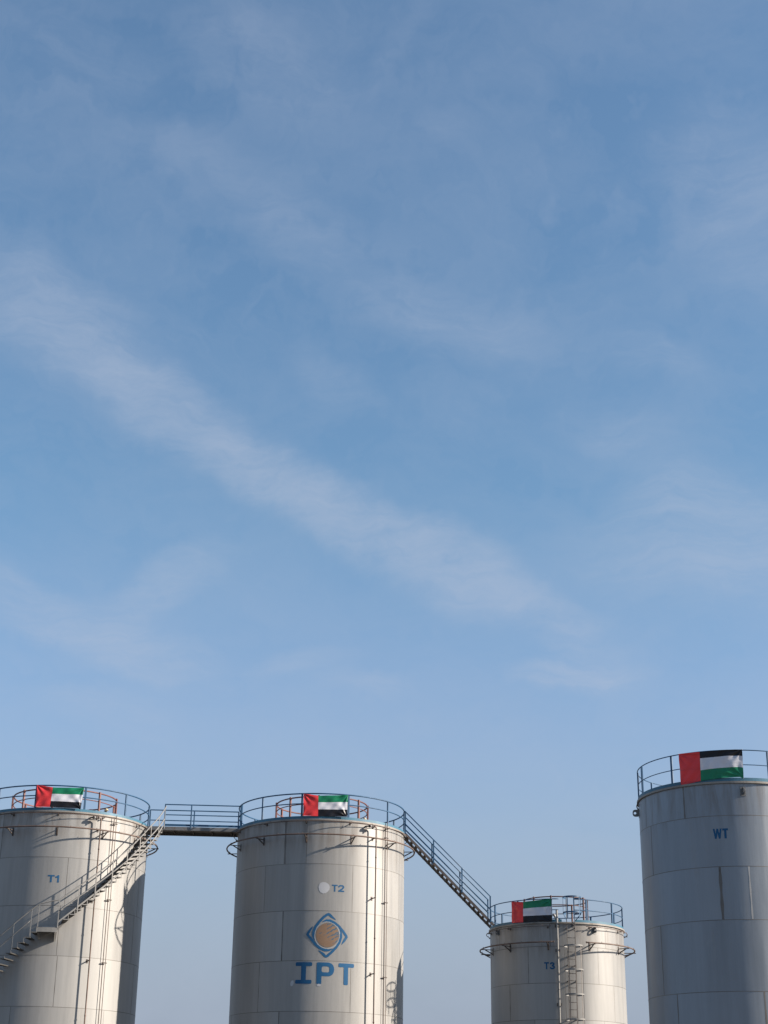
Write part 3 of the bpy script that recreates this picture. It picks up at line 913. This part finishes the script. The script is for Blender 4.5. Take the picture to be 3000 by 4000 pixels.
# landing: chequer plate deck, deep edge plate, end gusset
q = MB(); V = []
for k in range(7):
    a = -8.7 + 9.9 * k / 6
    V += [T1.p(a, 7.905, .02), T1.p(a, 7.905, OUT - .006), T1.p(a, 7.88, OUT - .006), T1.p(a, 7.88, .02)]
F = [(4 * k + j, 4 * k + (j + 1) % 4, 4 * (k + 1) + (j + 1) % 4, 4 * (k + 1) + j) for k in range(6) for j in range(4)] + [(0, 1, 2, 3), (24, 27, 26, 25)]
q.add(V, F)
q.build('landing_deck', M['grating'], st)
strip(T1, -8.7, 1.2, 7.735, 7.90, OUT + .004, .008, 'landing_edge', M['tube'], st)
strip(T1, -7.8, .6, 7.96, 8.05, .06, .01, 'landing_kick_plate', M['galv'], st)
for a in (-8.6, 1.25):
    q = MB(); tn = T1.tan(a) * .005
    tri = [T1.p(a, 7.875, .02), T1.p(a, 7.875, OUT - .01), T1.p(a, 7.74, OUT - .01), T1.p(a, 7.50, .02)]
    V = [p - tn for p in tri] + [p + tn for p in tri]
    q.add(V, [(0, 1, 2, 3), (7, 6, 5, 4)] + [(j, 4 + j, 4 + (j + 1) % 4, (j + 1) % 4) for j in range(4)])
    q.build('landing_gusset', M['galv'], st)
for a in range(-140, -40, 17):
    q = MB(); z = (zs_(a) - .22) if a > 3 else 7.735 + (a + 11.4) * .0631 - .06
    q.bar(T1.p(a, z, 0), T1.p(a, z, OUT - .02), .04, .04)
    q.bar(T1.p(a, z - .30, 0), T1.p(a, z - .03, OUT - .25), .035, .03, up=T1.tan(a))
    q.build('bracket', M['darksteel'], st)


# ------------------------------------------------------------------ straight walkway T1 - T2
def frame(A, B):
    u = (B.c - A.c).normalized(); n = Vector((u.y, -u.x, 0))
    return lambda s, off, z: Vector((A.c.x + u.x * s + n.x * off, A.c.y + u.y * s + n.y * off, z)), u, n


Q, u, n = frame(T1, T2)
wk = thing('walkway', 'level steel walkway with blue handrails joining tanks T1 and T2', 'walkway', Q(5.3, 0, 12.5))
mid = (T1.r + 10.6087 - T2.r) / 2
q = MB(); q.bar(Q(3.42, 0, 12.475), Q(7.20, 0, 12.475), 1.18, .02); q.build('deck', M['grating'], wk)
for off, s0 in ((.60, 3.30), (-.60, 3.42)):
    q = MB()
    q.bar(Q(s0, off, 12.42), Q(7.22, off, 12.42), .010, .145)
    q.bar(Q(s0, off - math.copysign(.035, off), 12.352), Q(7.22, off - math.copysign(.035, off), 12.352), .06, .010)
    q.build('edge_channel', M['fascia'], wk)
for k in range(5):
    q = MB(); s_ = 3.75 + k * .78
    q.bar(Q(s_, -.59, 12.42), Q(s_, .59, 12.42), .05, .08); q.build('cross_bearer', M['darksteel'], wk)
for off, sp, s0 in ((.60, [4.16, 5.235, 7.26], 4.16), (-.58, [3.46, 5.29, 7.14], 3.46)):
    q = MB(); e = sp[-1]
    for z, h in ((13.40, .04), (12.975, .035)):
        q.bar(Q(s0 - .02, off, z), Q(e + .02, off, z), .04, h)
    q.bar(Q(s0, off - math.copysign(.01, off), 12.56), Q(e, off - math.copysign(.01, off), 12.56), .006, .085)
    rl = q.build('handrail', M['blue'], wk)
    for s_ in sp:
        q = MB(); q.bar(Q(s_, off + math.copysign(.004, off), 12.42), Q(s_, off + math.copysign(.004, off), 13.385), .055, .052, up=u); q.build('rail_post', M['blue'], rl)

# ------------------------------------------------------------------ stair bridge T2 - T3
Q2, u2, n2 = frame(T2, T3)
sb = thing('stair_bridge', 'dark open stair with blue handrails sloping down from T2 to T3', 'staircase', Q2(5.2, 0, 10.6))
def zst(s):
    return 12.39 - 1.0 * (s - 3.6)
for off in (.45, -.45):
    q = MB(); q.bar(Q2(3.46, off, zst(3.46) - .075), Q2(7.12, off, zst(7.12) - .075), .012, .105, up=(u2.x * .7, u2.y * .7, .7))
    q.bar(Q2(3.50, off - math.copysign(.03, off), zst(3.50) - .012), Q2(7.10, off - math.copysign(.03, off), zst(7.10) - .012), .035, .010, up=(u2.x * .7, u2.y * .7, .7))
    q.build('stringer', M['stringer'], sb)
    q = MB()
    zt = lambda s: 13.38 - .969 * (s - 3.45)
    for dz, r_ in ((0, .022), (-.52, .030)):
        q.tube([Q2(3.43, off, zt(3.43) + dz), Q2(6.98, off, zt(6.98) + dz)], r_, 8)
    rl = q.build('handrail', M['blue'], sb)
    for s_ in (3.46, 4.635, 5.80, 6.95):
        q = MB(); q.bar(Q2(s_, off + math.copysign(.016, off), zst(s_) - .08), Q2(s_, off + math.copysign(.016, off), zt(s_)), .012, .055, up=u2); q.build('rail_post', M['blue'], rl)
for k in range(19):
    s_ = 3.56 + .1838 * k; z = zst(s_) - .105
    q = MB()
    q.bar(Q2(s_, -.435, z), Q2(s_, .435, z), .125, .024)
    q.build('tread', M['treadplate'], sb)

# ------------------------------------------------------------------ caged ladder on T3
ld = thing('caged_ladder', 'galvanised ladder with a safety cage up the front of the T3 tank', 'ladder', T3.p(11.2, GROUND, .2))
LT = 11.2
ln, lt = T3.n(LT), T3.tan(LT)
base = T3.p(LT, 0, .20)
def lp(x, d, z):            # x along the wall, d out from the ladder
    v = base + lt * x + ln * d; v.z = z; return v
for sx in (-.16, .16):
    q = MB(); q.bar(lp(sx, 0, GROUND), lp(sx, 0, T3.top + .98), .018, .050, up=ln); q.build('side_rail', M['oldgalv'], ld)
k = 0; z = GROUND + .3
while z < T3.top:
    q = MB(); q.tube([lp(-.152, 0, z), lp(.152, 0, z)], .011, 6); q.build('rung', M['darksteel'], ld); z += .268
def hoop(z, mat, rx=.36, rad=.36):
    q = MB(); P = []
    N = 26
    for i in range(N + 1):
        a = -1.02 * math.pi / 2 - .35 + (math.pi * 1.02 + .7) * i / N
        P.append((rx * math.sin(a), .34 + rad * math.cos(a)))
    P = [(-.16, 0)] + P + [(.16, 0)]
    V = []
    for x, d in P:
        V += [lp(x, d, z - .028), lp(x, d, z + .028)]
    for x, d in P:
        c = Vector((x, d - .34)); l = max(c.length, .05); x2, d2 = x * (1 - .008 / l), .34 + (d - .34) * (1 - .008 / l)
        V += [lp(x2, d2, z - .028), lp(x2, d2, z + .028)]
    n_ = len(P); F = []
    for i in range(n_ - 1):
        a, b = 2 * i, 2 * i + 2; c, d = 2 * n_ + a, 2 * n_ + b
        F += [(a, b, b + 1, a + 1), (d, c, c + 1, d + 1), (a + 1, b + 1, d + 1, c + 1), (b, a, c, d)]
    q.add(V, F); return q.build('cage_hoop', M[mat], ld)
for z in (7.73, 6.83, 5.92, 5.01, 4.1, 3.2, 2.3, 1.4):
    hoop(z, 'tube')
for z in (9.57, 8.98):
    hoop(z, 'blue')
for ang, c in ((-92, 0), (-42, 0), (0, 1), (42, 0), (92, 0)):
    x, d = .352 * math.sin(R(ang)), .34 + .352 * math.cos(R(ang))
    q = MB(); q.bar(lp(x, d, 1.2), lp(x, d, 7.76), .008, .036, up=lp(-d + .34, x, 0) - lp(0, 0, 0)); q.build('cage_strap', M['oldgalv'], ld)
    q = MB(); q.bar(lp(x, d, 8.72 if abs(ang) < 80 else 8.95), lp(x, d, 9.6), .008, .04, up=lp(-d + .34, x, 0) - lp(0, 0, 0))
    if abs(ang) > 80:
        q.bar(lp(x, d, 8.96), lp(x * .5, d - .25, 8.72), .008, .036)
    q.build('cage_strap', M['blue'], ld)
for z, sx in ((8.45, 0), (7.05, 0), (6.45, 0), (5.05, 0), (3.5, 0), (2.0, 0)):
    for x in (-.16, .16):
        q = MB(); a = lp(x, 0, z); b = lp(x, -.24, z); q.bar(a, b, .03, .045); q.build('bracket', M['darksteel'], ld)

# ------------------------------------------------------------------ standpipe on T3
sp_ = thing('vent_pipe', 'thick pale vertical pipe standing in front of the T3 tank', 'pipe', T3.p(.6, GROUND, .25))
m = MB(); m.tube([T3.p(.6, GROUND + (9.15 - GROUND) * i / 14, .25) for i in range(15)], .043, 14)
for z in [8.62 - .62 * i for i in range(14)]:
    m.tube([T3.p(.6, z - .012, .25), T3.p(.6, z + .012, .25)], .053, 14)
m.build('pipe_body', M['tube'], sp_)
m = MB(); pts = []
for i in range(9):
    a = math.pi / 2 * i / 8; pts.append(T3.p(-1.0 - 1.2 * (1 - math.cos(a)) * 1.0 + 1.2, 8.80 + .22 * math.sin(a), .10 - .05 * i / 8))
pts = [T3.p(.2, 8.66, -.25)] + [T3.p(.2 - 2.4 * i / 6, 8.80 + .22 * math.sin(R(90 * i / 6)), -.25) for i in range(7)] + [T3.p(-3.4, 9.02, -.4)]
m.tube(pts, .045, 12); m.build('goose_neck', M['galv'], sp_)
for z in (8.55, 7.62, 5.6, 3.4):
    q = MB(); q.bar(T3.p(.6, z, .22), T3.p(.6, z, 0), .04, .05); q.bar(T3.p(-1.2, z, .008), T3.p(2.4, z, .008), .014, .12); q.build('bracket', M['darksteel'], sp_)


# ------------------------------------------------------------------ flags
def flag(t, name_lab, top, bot, red_w, cuts, order, seed, amp=1.0, dr=.045, flat=0.0):
    """top / bot: lists of (s, angle, z) along the upper and lower hem"""
    rng = random.Random(seed)
    def interp(L, s):
        for a, b in zip(L, L[1:]):
            if a[0] <= s <= b[0]:
                f = (s - a[0]) / (b[0] - a[0]); return a[1] + (b[1] - a[1]) * f, a[2] + (b[2] - a[2]) * f
        return L[-1][1], L[-1][2]
    NX, NY = 96, 56
    ph = [rng.uniform(0, 6.28) for _ in range(8)]
    V, UV = [], []
    for j in range(NY + 1):
        v = j / NY
        for i in range(NX + 1):
            s = i / NX
            a, za = interp(top, s); b, zb = interp(bot, s)
            f = v
            th_, z_ = a + (b - a) * f, za + (zb - za) * f
            w = 0.0
            # creases that fan out of the tied corners
            for (cx, cy, k, am, L) in ((0, 0, 9, .020, .55), (1, 0, 11, .024, .45), (1, 1, 12, .020, .40), (0, 1, 8, .012, .35)):
                dx, dy = (s - cx) * 1.9, v - cy
                d = math.hypot(dx, dy)
                w += am * math.sin(k * math.atan2(dy, dx if cx == 0 else -dx) + ph[int(cx * 2 + cy)]) * min(1, d * 5) * math.exp(-d / L)
            w += .010 * math.sin(9 * s + 2.2 * v + ph[4]) * v + .007 * math.sin(17 * s - 7 * v + ph[5])
            w += .005 * math.sin(31 * s + 11 * v + ph[6])
            z_ -= .018 * math.sin(math.pi * s) * (1 - v) * amp
            pa = t.p(th_, z_, dr + w * amp)
            if flat:                      # pulled straight between its two ties
                e0, e1 = t.p(top[0][1], z_, dr + .08), t.p(top[-1][1], z_, dr + .08)
                nn = t.n((top[0][1] + top[-1][1]) / 2)
                d_ = (e0 + (e1 - e0) * s - pa).dot(nn) + w * amp
                pa = pa + nn * (d_ * flat)
            V.append(pa); UV.append((s, v))
    L0 = t.p(top[0][1], bot[0][2], dr)
    me = bpy.data.meshes.new('flag')
    F = [(j * (NX + 1) + i, (j + 1) * (NX + 1) + i, (j + 1) * (NX + 1) + i + 1, j * (NX + 1) + i + 1) for j in range(NY) for i in range(NX)]
    me.from_pydata([tuple(p - L0) for p in V], [], F)
    ul = me.uv_layers.new(name='cloth_uv')
    ul.data.foreach_set('uv', [c for lp_ in me.loops for c in UV[lp_.vertex_index]])
    me.polygons.foreach_set('use_smooth', [True] * len(F))
    me.materials.append(flag_material('flag_cloth', red_w, cuts, order))
    o = bpy.data.objects.new('flag', me); C.objects.link(o); o.location = L0
    o['label'] = name_lab; o['category'] = 'flag'; o['group'] = 'flags tied to the tank railings'
    o['origin_point'] = tuple(L0)
    for (a, z) in ((top[0][1], top[0][2]), (top[-1][1], top[-1][2]), (bot[0][1], bot[0][2]), (bot[-1][1], bot[-1][2])):
        q = MB(); q.tube([t.p(a, z, dr), t.p(a + (.4 if a > 0 else -.4), z + .03, -.01)], .006, 6)
        c = q.build('tie_cord', M['pale'], o)
    return o


flag(T1, 'red, green, white and black flag on the railing of tank T1', [(0, -19.2, 13.44), (.345, -8.9, 13.365), (1, 10.8, 13.39)], [(0, -18.9, 12.58), (.345, -9.7, 12.57), (.9, 8.2, 12.56), (1, 9.6, 12.52)], .345, (.325, .69), ('green', 'white', 'black'), 1, 1.0, .07, .6)
flag(T2, 'red, green, white and black flag on the railing of tank T2', [(0, -12.2, 13.375), (.33, -2.6, 13.32), (1, 16.9, 13.37)], [(0, -12.1, 12.50), (.33, -2.4, 12.49), (1, 16.4, 12.50)], .33, (.325, .67), ('green', 'white', 'black'), 2, 1.0, .07, .6)
flag(T3, 'red, green, white and black flag on the railing of tank T3', [(0, -39.6, 9.575), (.325, -27.9, 9.53), (1, -3.5, 9.59)], [(0, -39.7, 8.74), (.325, -28.1, 8.73), (1, -3.3, 8.70)], .325, (.33, .70), ('green', 'white', 'black'), 3, .75)
flag(WT, 'red flag with black stripe on top and green below on tank WT', [(0, -28.2, 11.99), (.35, -14.0, 11.985), (.77, 3.2, 12.0), (1, 12.3, 11.99)], [(0, -27.8, 10.98), (.35, -14.5, 11.05), (.36, -14.2, 11.055), (.77, -.5, 11.10), (.95, 9.6, 11.12), (1, 11.9, 11.08)], .35, (.225, .635), ('black', 'white', 'green'), 4, .95)

for o in bpy.data.objects:
    if 'origin_point' in o:
        del o['origin_point']
